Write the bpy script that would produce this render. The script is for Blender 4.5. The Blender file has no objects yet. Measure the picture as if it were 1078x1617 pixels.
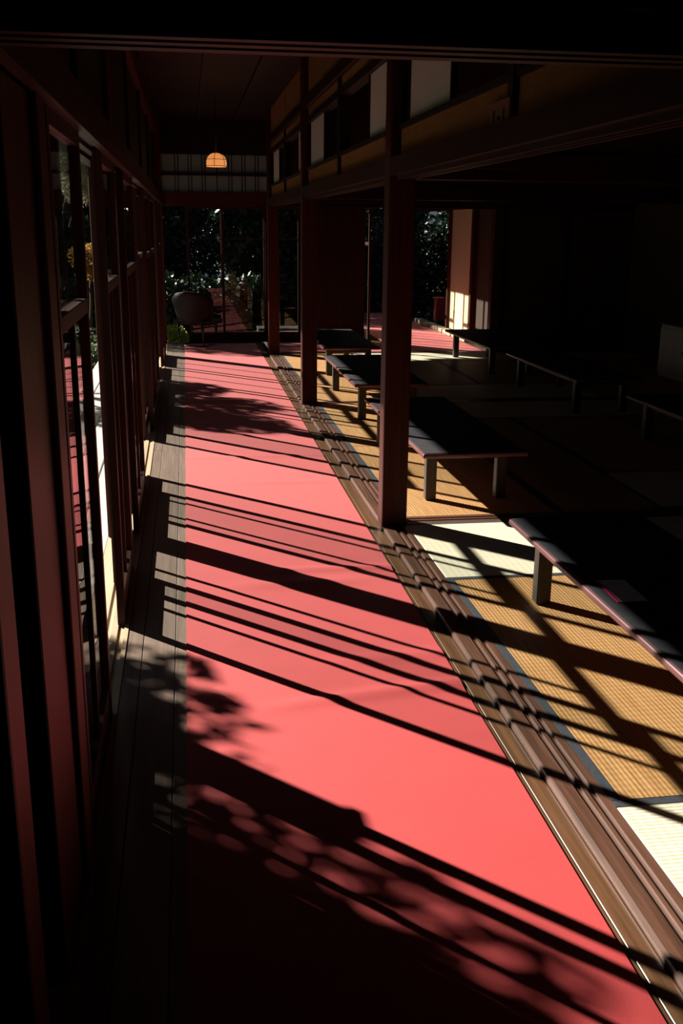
import bpy, bmesh, math, random
import numpy as np
from mathutils import Matrix, Vector

random.seed(7)
SC = bpy.context.scene
COL = SC.collection

# ------------------------------------------------------------------ camera
W, H = 1078.0, 1617.0
FPX, VPX, VPY, ROLL, CAMH = 1584.0, 291.0, 356.0, math.radians(0.55), 1.5

def camera_axes():
    cx, cy = W / 2, H / 2
    F = Vector((VPX - cx, VPY - cy, FPX)).normalized()
    t = math.tan(ROLL)
    s = -FPX * FPX / (-t * (VPX - cx) + (VPY - cy))
    D = Vector((-t * s, s, FPX)).normalized()
    X = D.cross(F)
    R = Matrix((X, F, -D)).transposed()      # cam(x right, y down, z fwd) = R @ world
    return Vector(R[0]), Vector(R[1]), Vector(R[2])

r_, d_, f_ = camera_axes()
cam_data = bpy.data.cameras.new('camera')
cam_data.sensor_fit = 'HORIZONTAL'
cam_data.sensor_width = 36.0
cam_data.lens = FPX / W * 36.0
cam_data.clip_start = 0.05
cam_data.clip_end = 200
cam = bpy.data.objects.new('camera', cam_data)
COL.objects.link(cam)
M4 = Matrix.Identity(4)
for i in range(3):
    M4[i][0] = r_[i]; M4[i][1] = -d_[i]; M4[i][2] = -f_[i]
M4[0][3], M4[1][3], M4[2][3] = 0.0, 0.0, CAMH
cam.matrix_world = M4
SC.camera = cam

# ------------------------------------------------------------------ world, sun, exposure
world = bpy.data.worlds.new('world')
SC.world = world
world.use_nodes = True
wn = world.node_tree.nodes; wl = world.node_tree.links
bg = wn['Background']
bg.inputs['Color'].default_value = (0.62, 0.78, 1.0, 1)
bg.inputs['Strength'].default_value = 0.13

SUN_DIR = Vector((1.0, -1.05, -0.78)).normalized()
sun_data = bpy.data.lights.new('sun', 'SUN')
sun_data.energy = 14.4
sun_data.angle = math.radians(0.53)
sun_data.color = (1.0, 0.93, 0.82)
sun = bpy.data.objects.new('sun', sun_data)
COL.objects.link(sun)
sun.rotation_euler = SUN_DIR.to_track_quat('-Z', 'Y').to_euler()
sun.location = (-6, 8, 8)

SC.view_settings.view_transform = 'Standard'
SC.view_settings.look = 'None'
SC.view_settings.exposure = 0.0
SC.view_settings.gamma = 1.0
SC.view_settings.use_curve_mapping = False

# ------------------------------------------------------------------ materials
def new_mat(name):
    m = bpy.data.materials.new(name); m.use_nodes = True
    n = m.node_tree.nodes; l = m.node_tree.links
    return m, n, l, n['Principled BSDF']

def wood(name, c1, c2, axis='y', rough=0.4, bump=0.15, scale=1.0, spec=0.5, coat=0.0):
    m, n, l, p = new_mat(name)
    tc = n.new('ShaderNodeTexCoord'); mp = n.new('ShaderNodeMapping')
    s = {'x': (1.2, 30, 30), 'y': (30, 1.2, 30), 'z': (30, 30, 1.2)}[axis]
    mp.inputs['Scale'].default_value = tuple(v * scale for v in s)
    l.new(tc.outputs['Object'], mp.inputs['Vector'])
    nz = n.new('ShaderNodeTexNoise'); nz.inputs['Scale'].default_value = 1.6
    nz.inputs['Detail'].default_value = 5; nz.inputs['Roughness'].default_value = 0.65
    l.new(mp.outputs['Vector'], nz.inputs['Vector'])
    cr = n.new('ShaderNodeValToRGB')
    cr.color_ramp.elements[0].position = 0.3; cr.color_ramp.elements[0].color = (*c1, 1)
    cr.color_ramp.elements[1].position = 0.72; cr.color_ramp.elements[1].color = (*c2, 1)
    l.new(nz.outputs['Fac'], cr.inputs['Fac'])
    l.new(cr.outputs['Color'], p.inputs['Base Color'])
    p.inputs['Roughness'].default_value = rough
    p.inputs['Specular IOR Level'].default_value = spec
    p.inputs['Coat Weight'].default_value = coat
    p.inputs['Coat Roughness'].default_value = 0.2
    b = n.new('ShaderNodeBump'); b.inputs['Strength'].default_value = bump
    b.inputs['Distance'].default_value = 0.002
    l.new(nz.outputs['Fac'], b.inputs['Height']); l.new(b.outputs['Normal'], p.inputs['Normal'])
    return m

def plain(name, c, rough=0.7, var=0.12, scale=8.0, spec=0.3, bump=0.0, sheen=0.0, sheen_tint=(1, 1, 1), metal=0.0):
    m, n, l, p = new_mat(name)
    tc = n.new('ShaderNodeTexCoord')
    nz = n.new('ShaderNodeTexNoise'); nz.inputs['Scale'].default_value = scale
    nz.inputs['Detail'].default_value = 6
    l.new(tc.outputs['Object'], nz.inputs['Vector'])
    cr = n.new('ShaderNodeValToRGB')
    cr.color_ramp.elements[0].position = 0.25; cr.color_ramp.elements[1].position = 0.75
    cr.color_ramp.elements[0].color = tuple(v * (1 - var) for v in c) + (1,)
    cr.color_ramp.elements[1].color = tuple(min(1, v * (1 + var)) for v in c) + (1,)
    l.new(nz.outputs['Fac'], cr.inputs['Fac']); l.new(cr.outputs['Color'], p.inputs['Base Color'])
    p.inputs['Roughness'].default_value = rough
    p.inputs['Specular IOR Level'].default_value = spec
    p.inputs['Metallic'].default_value = metal
    if sheen:
        p.inputs['Sheen Weight'].default_value = sheen
        p.inputs['Sheen Roughness'].default_value = 0.35
        p.inputs['Sheen Tint'].default_value = (*sheen_tint, 1)
    if bump:
        b = n.new('ShaderNodeBump'); b.inputs['Strength'].default_value = bump
        b.inputs['Distance'].default_value = 0.003
        nf = n.new('ShaderNodeTexNoise'); nf.inputs['Scale'].default_value = 220
        l.new(tc.outputs['Object'], nf.inputs['Vector'])
        l.new(nf.outputs['Fac'], b.inputs['Height']); l.new(b.outputs['Normal'], p.inputs['Normal'])
    return m

def tatami(name, c1, c2, rib):
    """woven rush: fine ribs that run along the mat's long side"""
    m, n, l, p = new_mat(name)
    tc = n.new('ShaderNodeTexCoord'); sp = n.new('ShaderNodeSeparateXYZ')
    l.new(tc.outputs['Object'], sp.inputs[0])
    def sine(out, freq):
        a = n.new('ShaderNodeMath'); a.operation = 'MULTIPLY'; a.inputs[1].default_value = freq
        l.new(out, a.inputs[0])
        b = n.new('ShaderNodeMath'); b.operation = 'SINE'; l.new(a.outputs[0], b.inputs[0]); return b.outputs[0]
    across, along = ('X', 'Y') if rib == 'y' else ('Y', 'X')
    s1 = sine(sp.outputs[across], 2 * math.pi / 0.0145)
    s2 = sine(sp.outputs[along], 2 * math.pi / 0.03)
    mx = n.new('ShaderNodeMath'); mx.operation = 'MULTIPLY_ADD'; mx.inputs[1].default_value = 0.35
    l.new(s2, mx.inputs[0]); l.new(s1, mx.inputs[2])
    mp = n.new('ShaderNodeMapping')
    mp.inputs['Scale'].default_value = (60, 3, 1) if rib == 'y' else (3, 60, 1)
    l.new(tc.outputs['Object'], mp.inputs['Vector'])
    nz = n.new('ShaderNodeTexNoise'); nz.inputs['Scale'].default_value = 1.5; nz.inputs['Detail'].default_value = 6
    l.new(mp.outputs['Vector'], nz.inputs['Vector'])
    f = n.new('ShaderNodeMath'); f.operation = 'MULTIPLY_ADD'; f.inputs[1].default_value = 0.16
    l.new(mx.outputs[0], f.inputs[0]); l.new(nz.outputs['Fac'], f.inputs[2])
    cr = n.new('ShaderNodeValToRGB')
    cr.color_ramp.elements[0].position = 0.2; cr.color_ramp.elements[0].color = (*c1, 1)
    cr.color_ramp.elements[1].position = 0.75; cr.color_ramp.elements[1].color = (*c2, 1)
    l.new(f.outputs[0], cr.inputs['Fac']); l.new(cr.outputs['Color'], p.inputs['Base Color'])
    p.inputs['Roughness'].default_value = 0.55
    p.inputs['Specular IOR Level'].default_value = 0.3
    b = n.new('ShaderNodeBump'); b.inputs['Strength'].default_value = 0.35; b.inputs['Distance'].default_value = 0.0015
    l.new(mx.outputs[0], b.inputs['Height']); l.new(b.outputs['Normal'], p.inputs['Normal'])
    return m

def glass_mat(name, tint, gloss=1.0):
    m = bpy.data.materials.new(name); m.use_nodes = True
    n = m.node_tree.nodes; l = m.node_tree.links
    n.remove(n['Principled BSDF'])
    out = n['Material Output']
    tr = n.new('ShaderNodeBsdfTransparent'); tr.inputs['Color'].default_value = (*tint, 1)
    gl = n.new('ShaderNodeBsdfGlossy'); gl.inputs['Roughness'].default_value = 0.015
    nz = n.new('ShaderNodeTexNoise'); nz.inputs['Scale'].default_value = 3.0
    tc = n.new('ShaderNodeTexCoord'); l.new(tc.outputs['Object'], nz.inputs['Vector'])
    b = n.new('ShaderNodeBump'); b.inputs['Strength'].default_value = 0.04; b.inputs['Distance'].default_value = 0.02
    l.new(nz.outputs['Fac'], b.inputs['Height']); l.new(b.outputs['Normal'], gl.inputs['Normal'])
    fr = n.new('ShaderNodeFresnel')
    ge = n.new('ShaderNodeNewGeometry')                      # same reflectance on both faces of the thin pane
    io = n.new('ShaderNodeMath'); io.operation = 'MULTIPLY_ADD'
    io.inputs[1].default_value = 1 / 1.5 - 1.5; io.inputs[2].default_value = 1.5
    l.new(ge.outputs['Backfacing'], io.inputs[0]); l.new(io.outputs[0], fr.inputs['IOR'])
    mul = n.new('ShaderNodeMath'); mul.operation = 'MULTIPLY'; mul.inputs[1].default_value = gloss
    l.new(fr.outputs[0], mul.inputs[0])
    mx = n.new('ShaderNodeMixShader')
    l.new(mul.outputs[0], mx.inputs[0]); l.new(tr.outputs[0], mx.inputs[1]); l.new(gl.outputs[0], mx.inputs[2])
    l.new(mx.outputs[0], out.inputs['Surface'])
    return m

def leaf_mat(name, c1, c2, trans=0.35):
    m, n, l, p = new_mat(name)
    g = n.new('ShaderNodeNewGeometry')
    cr = n.new('ShaderNodeValToRGB')
    cr.color_ramp.elements[0].color = (*c1, 1); cr.color_ramp.elements[1].color = (*c2, 1)
    l.new(g.outputs['Random Per Island'], cr.inputs['Fac'])
    l.new(cr.outputs['Color'], p.inputs['Base Color'])
    p.inputs['Roughness'].default_value = 0.5
    t = n.new('ShaderNodeBsdfTranslucent'); l.new(cr.outputs['Color'], t.inputs['Color'])
    mx = n.new('ShaderNodeMixShader'); mx.inputs[0].default_value = trans
    l.new(p.outputs[0], mx.inputs[1]); l.new(t.outputs[0], mx.inputs[2])
    l.new(mx.outputs[0], n['Material Output'].inputs['Surface'])
    return m

RB1, RB2 = (0.030, 0.0055, 0.0022), (0.080, 0.015, 0.006)     # red-brown stained timber
MT = {}
for ax in 'xyz':
    MT['post' + ax] = wood('red_brown_timber_' + ax, RB1, RB2, ax, rough=0.45, bump=0.2, spec=0.18)
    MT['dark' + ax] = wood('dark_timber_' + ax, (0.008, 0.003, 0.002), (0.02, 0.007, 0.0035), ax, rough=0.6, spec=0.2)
    MT['door' + ax] = wood('door_timber_' + ax, (0.020, 0.0038, 0.0018), (0.052, 0.0105, 0.0045), ax, rough=0.45, spec=0.2)
    MT['sill' + ax] = wood('sill_timber_' + ax, (0.055, 0.025, 0.015), (0.150, 0.070, 0.045), ax, rough=0.36, bump=0.05)
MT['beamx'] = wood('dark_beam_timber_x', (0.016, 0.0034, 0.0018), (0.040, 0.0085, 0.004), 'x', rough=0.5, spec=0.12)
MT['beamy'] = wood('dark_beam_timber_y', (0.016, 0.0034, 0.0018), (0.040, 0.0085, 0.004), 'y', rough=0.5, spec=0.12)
MT['board'] = wood('varnished_floor_board', (0.085, 0.04, 0.02), (0.17, 0.085, 0.042), 'y', rough=0.28, bump=0.08)
MT['board_grey'] = wood('worn_floor_board', (0.16, 0.115, 0.09), (0.27, 0.20, 0.16), 'y', rough=0.36, bump=0.1)
MT['palesill'] = wood('pale_sill_timber', (0.42, 0.30, 0.19), (0.62, 0.47, 0.31), 'y', rough=0.5, bump=0.3)
MT['deck'] = wood('weathered_deck', (0.40, 0.38, 0.35), (0.62, 0.60, 0.56), 'y', rough=0.7, bump=0.4)
MT['carpet'] = plain('red_felt', (0.47, 0.040, 0.042), rough=0.60, var=0.07, scale=5, spec=0.6, bump=0.15, sheen=0.45, sheen_tint=(1.0, 0.60, 0.60))
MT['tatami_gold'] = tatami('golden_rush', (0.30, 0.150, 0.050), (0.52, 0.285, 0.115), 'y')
MT['tatami_pale'] = tatami('painted_sheen_rush', (0.60, 0.53, 0.37), (0.76, 0.69, 0.52), 'x')  # same rush as the golden mats, weave sheen painted as a paler colour
MT['tatami_sheen_y'] = tatami('painted_sheen_rush_lengthwise', (0.60, 0.53, 0.37), (0.76, 0.69, 0.52), 'y')  # weave sheen painted into the base colour, ribs lengthwise
MT['heri'] = plain('black_cotton_border', (0.045, 0.05, 0.06), rough=0.6, var=0.2, scale=60)
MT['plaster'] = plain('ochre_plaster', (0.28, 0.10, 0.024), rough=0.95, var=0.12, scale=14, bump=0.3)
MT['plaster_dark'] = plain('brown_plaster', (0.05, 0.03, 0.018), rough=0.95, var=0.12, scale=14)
MT['cream'] = plain('cream_paper', (0.62, 0.52, 0.33), rough=0.9, var=0.05, scale=6)
MT['paper'] = plain('white_paper', (0.62, 0.52, 0.48), rough=0.9, var=0.04, scale=10)
MT['bench_top'] = plain('black_bench_cloth', (0.022, 0.021, 0.026), rough=0.75, var=0.25, scale=12, spec=0.25, bump=0.15)
MT['bench_wood'] = wood('bench_timber', (0.026, 0.017, 0.011), (0.055, 0.036, 0.022), 'z', rough=0.5)
MT['lacquer'] = wood('wine_lacquer_edge', (0.10, 0.035, 0.035), (0.19, 0.07, 0.07), 'y', rough=0.28)
MT['glass'] = glass_mat('window_glass', (0.93, 0.95, 0.95))
MT['black'] = plain('black_stain', (0.012, 0.009, 0.008), rough=0.6)
MT['chair'] = plain('dark_maroon_upholstery', (0.014, 0.004, 0.0035), rough=0.7, var=0.2)
MT['iron'] = plain('black_iron', (0.02, 0.02, 0.02), rough=0.35, spec=0.5)
MT['steel'] = plain('brushed_metal', (0.45, 0.45, 0.43), rough=0.35, metal=0.9)
MT['red_lac'] = plain('red_lacquer', (0.23, 0.02, 0.018), rough=0.3, spec=0.5)
MT['plaque'] = wood('reddish_plaque', (0.20, 0.055, 0.03), (0.30, 0.085, 0.045), 'y', rough=0.5)
MT['ink'] = plain('black_ink', (0.01, 0.008, 0.008), rough=0.8)
MT['white_card'] = plain('white_card', (0.82, 0.82, 0.82), rough=0.8, var=0.03)
MT['crimson'] = plain('crimson_print', (0.55, 0.01, 0.10), rough=0.6)
MT['soil'] = plain('mossy_ground', (0.07, 0.075, 0.035), rough=1.0, var=0.5, scale=3)
MT['stone'] = plain('grey_stone', (0.34, 0.33, 0.31), rough=0.9, var=0.25, scale=9, bump=0.4)
MT['bark'] = wood('bark', (0.05, 0.035, 0.025), (0.11, 0.08, 0.055), 'z', rough=0.95, bump=0.6)
MT['bamboo'] = wood('pale_bamboo', (0.42, 0.41, 0.36), (0.55, 0.54, 0.48), 'x', rough=0.5)
MT['leaf'] = leaf_mat('evergreen_leaf', (0.025, 0.055, 0.018), (0.06, 0.11, 0.035))
MT['leaf_dark'] = leaf_mat('dark_leaf', (0.008, 0.020, 0.009), (0.022, 0.045, 0.018), 0.15)
MT['leaf_yellow'] = leaf_mat('autumn_leaf', (0.24, 0.13, 0.03), (0.40, 0.25, 0.07), 0.35)
MT['leaf_lime'] = leaf_mat('lime_leaf', (0.20, 0.26, 0.03), (0.35, 0.40, 0.06), 0.4)
MT['leaf_pine'] = leaf_mat('pine_needle', (0.26, 0.27, 0.16), (0.45, 0.43, 0.28), 0.45)
MT['roof'] = plain('roof_shingle', (0.07, 0.055, 0.045), rough=0.95, var=0.25)
MT['cabinet'] = wood('pale_cabinet_board', (0.42, 0.37, 0.29), (0.55, 0.49, 0.39), 'z', rough=0.6)

tm, tn, tl, tp = new_mat('backlit_paper')
tp.inputs['Roughness'].default_value = 0.9
tcp = tn.new('ShaderNodeTexCoord'); tz = tn.new('ShaderNodeTexNoise'); tz.inputs['Scale'].default_value = 14
tl.new(tcp.outputs['Object'], tz.inputs['Vector'])
tcr = tn.new('ShaderNodeValToRGB')
tcr.color_ramp.elements[0].color = (0.50, 0.50, 0.52, 1); tcr.color_ramp.elements[1].color = (0.62, 0.62, 0.64, 1)
tl.new(tz.outputs['Fac'], tcr.inputs['Fac']); tl.new(tcr.outputs['Color'], tp.inputs['Base Color'])
tt = tn.new('ShaderNodeBsdfTranslucent'); tl.new(tcr.outputs['Color'], tt.inputs['Color'])
tx = tn.new('ShaderNodeMixShader'); tx.inputs[0].default_value = 0.85
tl.new(tp.outputs[0], tx.inputs[1]); tl.new(tt.outputs[0], tx.inputs[2]); tl.new(tx.outputs[0], tn['Material Output'].inputs['Surface'])
MT['paper_back'] = tm

lm, ln, ll, lp = new_mat('lit_lamp_paper')
lp.inputs['Base Color'].default_value = (0.8, 0.55, 0.3, 1)
tcl = ln.new('ShaderNodeTexCoord'); nzl = ln.new('ShaderNodeTexNoise'); nzl.inputs['Scale'].default_value = 9
crl = ln.new('ShaderNodeValToRGB')
crl.color_ramp.elements[0].color = (0.75, 0.22, 0.055, 1); crl.color_ramp.elements[1].color = (1.0, 0.40, 0.12, 1)
ll.new(tcl.outputs['Object'], nzl.inputs['Vector']); ll.new(nzl.outputs['Fac'], crl.inputs['Fac'])
ll.new(crl.outputs['Color'], lp.inputs['Emission Color'])
lp.inputs['Emission Strength'].default_value = 0.85
MT['lamp'] = lm

# ------------------------------------------------------------------ mesh helpers
ORG = {}        # world origin of each object (translations only)

def _link(name, me, mat, org, parent):
    o = bpy.data.objects.new(name, me)
    if isinstance(mat, str): mat = MT[mat]
    if mat is not None: me.materials.append(mat)
    COL.objects.link(o)
    if parent is not None:
        o.parent = parent
        o.location = Vector(org) - ORG[parent.name]
    else:
        o.location = org
    ORG[o.name] = Vector(org)
    return o

def empty(name, org, label=None, cat=None, group=None, kind=None):
    o = bpy.data.objects.new(name, None)
    COL.objects.link(o); o.location = org; o.empty_display_size = 0.1
    ORG[o.name] = Vector(org)
    return tag(o, label, cat, group, kind)

def tag(o, label=None, cat=None, group=None, kind=None):
    if label: o['label'] = label
    if cat: o['category'] = cat
    if group: o['group'] = group
    if kind: o['kind'] = kind
    return o

def mesh(name, verts, faces, mat, parent=None, org=None, smooth=False):
    v = np.array(verts, float)
    if org is None:
        org = ((v[:, 0].min() + v[:, 0].max()) / 2, (v[:, 1].min() + v[:, 1].max()) / 2, v[:, 2].min())
    me = bpy.data.meshes.new(name)
    me.from_pydata([tuple(p) for p in (v - np.array(org))], [], [tuple(f) for f in faces])
    if smooth:
        for p in me.polygons: p.use_smooth = True
    me.update()
    return _link(name, me, mat, org, parent)

BOXF = [(0, 3, 2, 1), (4, 5, 6, 7), (0, 1, 5, 4), (1, 2, 6, 5), (2, 3, 7, 6), (3, 0, 4, 7)]
def boxv(x0, x1, y0, y1, z0, z1):
    return [(x0, y0, z0), (x1, y0, z0), (x1, y1, z0), (x0, y1, z0), (x0, y0, z1), (x1, y0, z1), (x1, y1, z1), (x0, y1, z1)]

def box(name, x0, x1, y0, y1, z0, z1, mat, parent=None, bev=0.0, seg=1):
    bm = bmesh.new()
    org = Vector(((x0 + x1) / 2, (y0 + y1) / 2, z0))
    vs = [bm.verts.new(Vector(p) - org) for p in boxv(x0, x1, y0, y1, z0, z1)]
    for f in BOXF: bm.faces.new([vs[i] for i in f])
    if bev > 0:
        bmesh.ops.bevel(bm, geom=bm.edges[:], offset=bev, segments=seg, affect='EDGES', profile=0.5)
    me = bpy.data.meshes.new(name); bm.to_mesh(me); bm.free()
    return _link(name, me, mat, org, parent)

def boxes(name, lst, mat, parent=None):
    v, f = [], []
    for b in lst:
        k = len(v); v += boxv(*b); f += [tuple(i + k for i in q) for q in BOXF]
    return mesh(name, v, f, mat, parent)

def prism_y(name, prof, y0, y1, mat, parent=None):
    """extrude an (x,z) profile (counter-clockwise seen from -y) along y"""
    n = len(prof)
    v = [(x, y0, z) for x, z in prof] + [(x, y1, z) for x, z in prof]
    f = [tuple(range(n)), tuple(range(2 * n - 1, n - 1, -1))]
    for i in range(n):
        j = (i + 1) % n
        f.append((i, i + n, j + n, j))
    return mesh(name, v, f, mat, parent)

def tube(name, pts, rad, mat, parent=None, seg=8):
    v, f = [], []
    pts = [Vector(p) for p in pts]
    rads = rad if isinstance(rad, (list, tuple)) else [rad] * len(pts)
    for i, p in enumerate(pts):
        t = (pts[min(i + 1, len(pts) - 1)] - pts[max(i - 1, 0)]).normalized()
        a = t.cross(Vector((0.31, 0.17, 0.93))).normalized(); b = t.cross(a)
        for k in range(seg):
            an = 2 * math.pi * k / seg
            v.append(tuple(p + (a * math.cos(an) + b * math.sin(an)) * rads[i]))
    for i in range(len(pts) - 1):
        for k in range(seg):
            k2 = (k + 1) % seg
            f.append((i * seg + k, i * seg + k2, (i + 1) * seg + k2, (i + 1) * seg + k))
    f.append(tuple(range(seg - 1, -1, -1))); f.append(tuple(range((len(pts) - 1) * seg, len(pts) * seg)))
    return mesh(name, v, f, mat, parent, smooth=True)

def copy_tree(o, off, parent=None, label=None):
    c = o.copy(); COL.objects.link(c); c.parent = parent
    if parent is None: c.location = Vector(o.location) + Vector(off)
    ORG[c.name] = ORG[o.name] + Vector(off)
    if label: c['label'] = label
    for ch in [x for x in bpy.data.objects if x.parent == o]:
        copy_tree(ch, off, c)
    return c

# ------------------------------------------------------------------ key dimensions
XC0, XC1 = -0.042, 0.884          # carpet edges
XR0, XR1 = 0.958, 1.085           # right-hand sill
TZ = 0.022                        # tatami level
XI, XO = -0.290, -0.338           # inner and outer door tracks
YE = 13.62                        # end wall
ZK = 1.74                         # underside of the door heads
XB = 5.45                         # back wall of the rooms
CZ = 2.78                         # ceiling
YB = -1.6                         # wall behind the camera

# ------------------------------------------------------------------ corridor floor
fl = empty('floor', (0.4, 6, 0), 'dark varnished board floor of the corridor running beside the red carpet', kind='structure')
box('floor_base', -0.30, XR0, YB, YE + 0.05, -0.12, -0.031, 'black', fl)
edges = [-0.262, -0.200, -0.082, 0.05, 0.18, 0.31, 0.44, 0.57, 0.70, 0.83, 0.901, 0.957]
for i in range(len(edges) - 1):
    a, b = edges[i], edges[i + 1]
    cuts = [YB, 3.1 + 0.0 * i, 9.8, YE] if i % 2 else [YB, 6.9, YE]
    cuts = [YB, YE] if i in (1, 2, 9, 10) else cuts
    for k in range(len(cuts) - 1):
        box('floor_board', a + 0.0012, b - 0.0012, cuts[k] + 0.001, cuts[k + 1] - 0.001, -0.03, 0.0,
            'board' if i > 2 else 'board_grey', fl, bev=0.0016)
# cross corridor boards (run along x, beyond the last pillar row)
for k in range(8):
    y0 = 12.25 + k * 0.17
    box('floor_board', XR1 + 0.002, 3.86, y0 + 0.0012, min(y0 + 0.17, YE) - 0.0012, -0.03, 0.0, 'board', fl, bev=0.002)
# corridor of the far wing
for k in range(9):
    x0 = 2.5 + k * 0.15
    box('floor_board', x0 + 0.0012, x0 + 0.15 - 0.0012, YE + 0.002, 18.4, -0.03, 0.0, 'board', fl, bev=0.002)
box('floor_base', XR1, 3.87, 12.24, 18.4, -0.12, -0.031, 'black', fl)

# ------------------------------------------------------------------ right-hand sill with two grooves
g = 0.008
prof = [(XR0, -0.1), (XR1, -0.1), (XR1, TZ), (1.060, TZ), (1.060, TZ - g), (1.041, TZ - g), (1.041, TZ), (1.030, TZ),
        (1.030, TZ - g), (1.011, TZ - g), (1.011, TZ), (0.967, TZ), (0.961, TZ - 0.003), (XR0, TZ - 0.009)]
tr1 = prism_y('trim_1', prof, 1.0, 12.24, 'silly')
tag(tr1, 'long brown grooved door sill stepping up between the carpet and the straw mats', kind='structure')
prof = [(XR0, -0.1), (XR1, -0.1), (XR1, TZ), (XR0, TZ)]
tag(prism_y('trim_2', prof, YB, 1.0, 'silly'), 'plain length of brown sill nearest the viewer', kind='structure')

# ------------------------------------------------------------------ left-hand pale sill with grooves
prof = [(-0.425, -0.1), (-0.262, -0.1), (-0.262, 0.004), (-0.278, 0.004), (-0.278, -0.004), (-0.302, -0.004), (-0.302, 0.004),
        (-0.326, 0.004), (-0.326, -0.004), (-0.350, -0.004), (-0.350, 0.004), (-0.425, 0.0)]
tag(prism_y('trim_3', prof, YB, YE + 0.1, 'palesill'), 'pale worn wooden sill under the sliding glass doors', kind='structure')

# ------------------------------------------------------------------ rooms: tatami floor
tf = empty('floor.001', (3.2, 6, 0), 'straw mat floor of the dim rooms beside the corridor', kind='structure')
box('underfloor', XR1, XB, YB, 12.24, -0.1, -0.002, 'black', tf)
def mat_piece(x0, x1, y0, y1, m, long_axis):
    gp = 0.0012
    o = box('tatami_mat', x0 + gp, x1 - gp, y0 + gp, y1 - gp, 0.0, TZ, m, tf, bev=0.003)
    bw = 0.03
    if long_axis == 'y':
        for a, b in ((x0 + gp, x0 + bw), (x1 - bw, x1 - gp)):
            box('border', a, b, y0 + gp, y1 - gp, TZ - 0.004, TZ + 0.0015, 'heri', o)
    else:
        for a, b in ((y0 + gp, y0 + bw), (y1 - bw, y1 - gp)):
            box('border', x0 + gp, x1 - gp, a, b, TZ - 0.004, TZ + 0.0015, 'heri', o)
x0 = XR1
def rooms():
    # nearest room  (y 1.47 .. 4.845)
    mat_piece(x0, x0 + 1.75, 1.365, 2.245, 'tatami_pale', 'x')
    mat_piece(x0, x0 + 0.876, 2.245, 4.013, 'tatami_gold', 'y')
    mat_piece(x0 + 0.876, x0 + 1.752, 2.245, 4.013, 'tatami_sheen_y', 'y')
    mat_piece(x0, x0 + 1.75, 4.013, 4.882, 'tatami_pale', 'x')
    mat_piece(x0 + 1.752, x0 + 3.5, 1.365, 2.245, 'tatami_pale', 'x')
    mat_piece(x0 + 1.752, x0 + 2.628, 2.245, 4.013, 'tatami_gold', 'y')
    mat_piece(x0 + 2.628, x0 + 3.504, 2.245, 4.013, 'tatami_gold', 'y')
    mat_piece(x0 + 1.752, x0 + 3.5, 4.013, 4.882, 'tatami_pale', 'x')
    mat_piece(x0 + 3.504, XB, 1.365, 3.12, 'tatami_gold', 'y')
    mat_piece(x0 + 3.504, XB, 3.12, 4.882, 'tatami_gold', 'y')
    # middle room (5.008 .. 8.547)
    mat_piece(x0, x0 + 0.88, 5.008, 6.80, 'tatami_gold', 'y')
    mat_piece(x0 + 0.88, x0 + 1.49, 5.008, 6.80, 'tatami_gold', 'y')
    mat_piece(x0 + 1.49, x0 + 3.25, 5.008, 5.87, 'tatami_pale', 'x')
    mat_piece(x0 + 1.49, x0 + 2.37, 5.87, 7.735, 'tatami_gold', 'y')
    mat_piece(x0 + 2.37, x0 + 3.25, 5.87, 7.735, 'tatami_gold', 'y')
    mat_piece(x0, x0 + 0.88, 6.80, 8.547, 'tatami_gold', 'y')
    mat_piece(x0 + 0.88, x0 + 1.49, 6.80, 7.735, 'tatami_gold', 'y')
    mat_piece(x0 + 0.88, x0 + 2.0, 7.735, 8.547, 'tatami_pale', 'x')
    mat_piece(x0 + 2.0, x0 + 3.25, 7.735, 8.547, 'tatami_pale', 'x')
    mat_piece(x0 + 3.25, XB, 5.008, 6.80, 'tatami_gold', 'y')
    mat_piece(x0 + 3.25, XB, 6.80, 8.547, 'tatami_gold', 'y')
    # far room (8.673 .. 12.1)
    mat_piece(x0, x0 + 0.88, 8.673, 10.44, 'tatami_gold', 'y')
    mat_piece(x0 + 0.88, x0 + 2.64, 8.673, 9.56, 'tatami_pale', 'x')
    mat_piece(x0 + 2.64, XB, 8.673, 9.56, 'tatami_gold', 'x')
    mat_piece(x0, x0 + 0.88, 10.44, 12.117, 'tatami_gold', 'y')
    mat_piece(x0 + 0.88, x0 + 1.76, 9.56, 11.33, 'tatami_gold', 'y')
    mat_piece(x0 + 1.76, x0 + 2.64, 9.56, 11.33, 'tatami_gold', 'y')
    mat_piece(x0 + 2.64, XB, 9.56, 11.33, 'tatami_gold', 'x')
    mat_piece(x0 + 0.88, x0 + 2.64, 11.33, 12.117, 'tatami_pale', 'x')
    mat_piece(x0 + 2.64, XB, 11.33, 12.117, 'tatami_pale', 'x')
    # room behind the nearest partition
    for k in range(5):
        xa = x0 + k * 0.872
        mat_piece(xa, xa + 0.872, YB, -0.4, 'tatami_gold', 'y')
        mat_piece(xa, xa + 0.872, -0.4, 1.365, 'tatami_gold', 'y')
rooms()
# sills that cross the rooms at each pillar row
for i, (yc, nm) in enumerate(((4.945, 'beside the nearest pillar'), (8.61, 'beside the middle pillar'), (12.18, 'at the edge of the farthest room'))):
    h0 = 0.063
    t = empty('trim_%d' % (4 + i), (3.2, yc, 0), 'brown grooved sill crossing the straw mats ' + nm, kind='structure')
    box('sill', XR1 + 0.001, XB, yc - h0 + 0.001, yc + h0 - 0.001, -0.09, TZ - 0.008, 'sillx', t)
    for a, b in ((-h0, -0.030), (-0.011, 0.011), (0.030, h0)):
        box('sill_ridge', XR1 + 0.001, XB, yc + a + 0.001, yc + b - 0.001, TZ - 0.008, TZ + 0.001, 'sillx', t)

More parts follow.
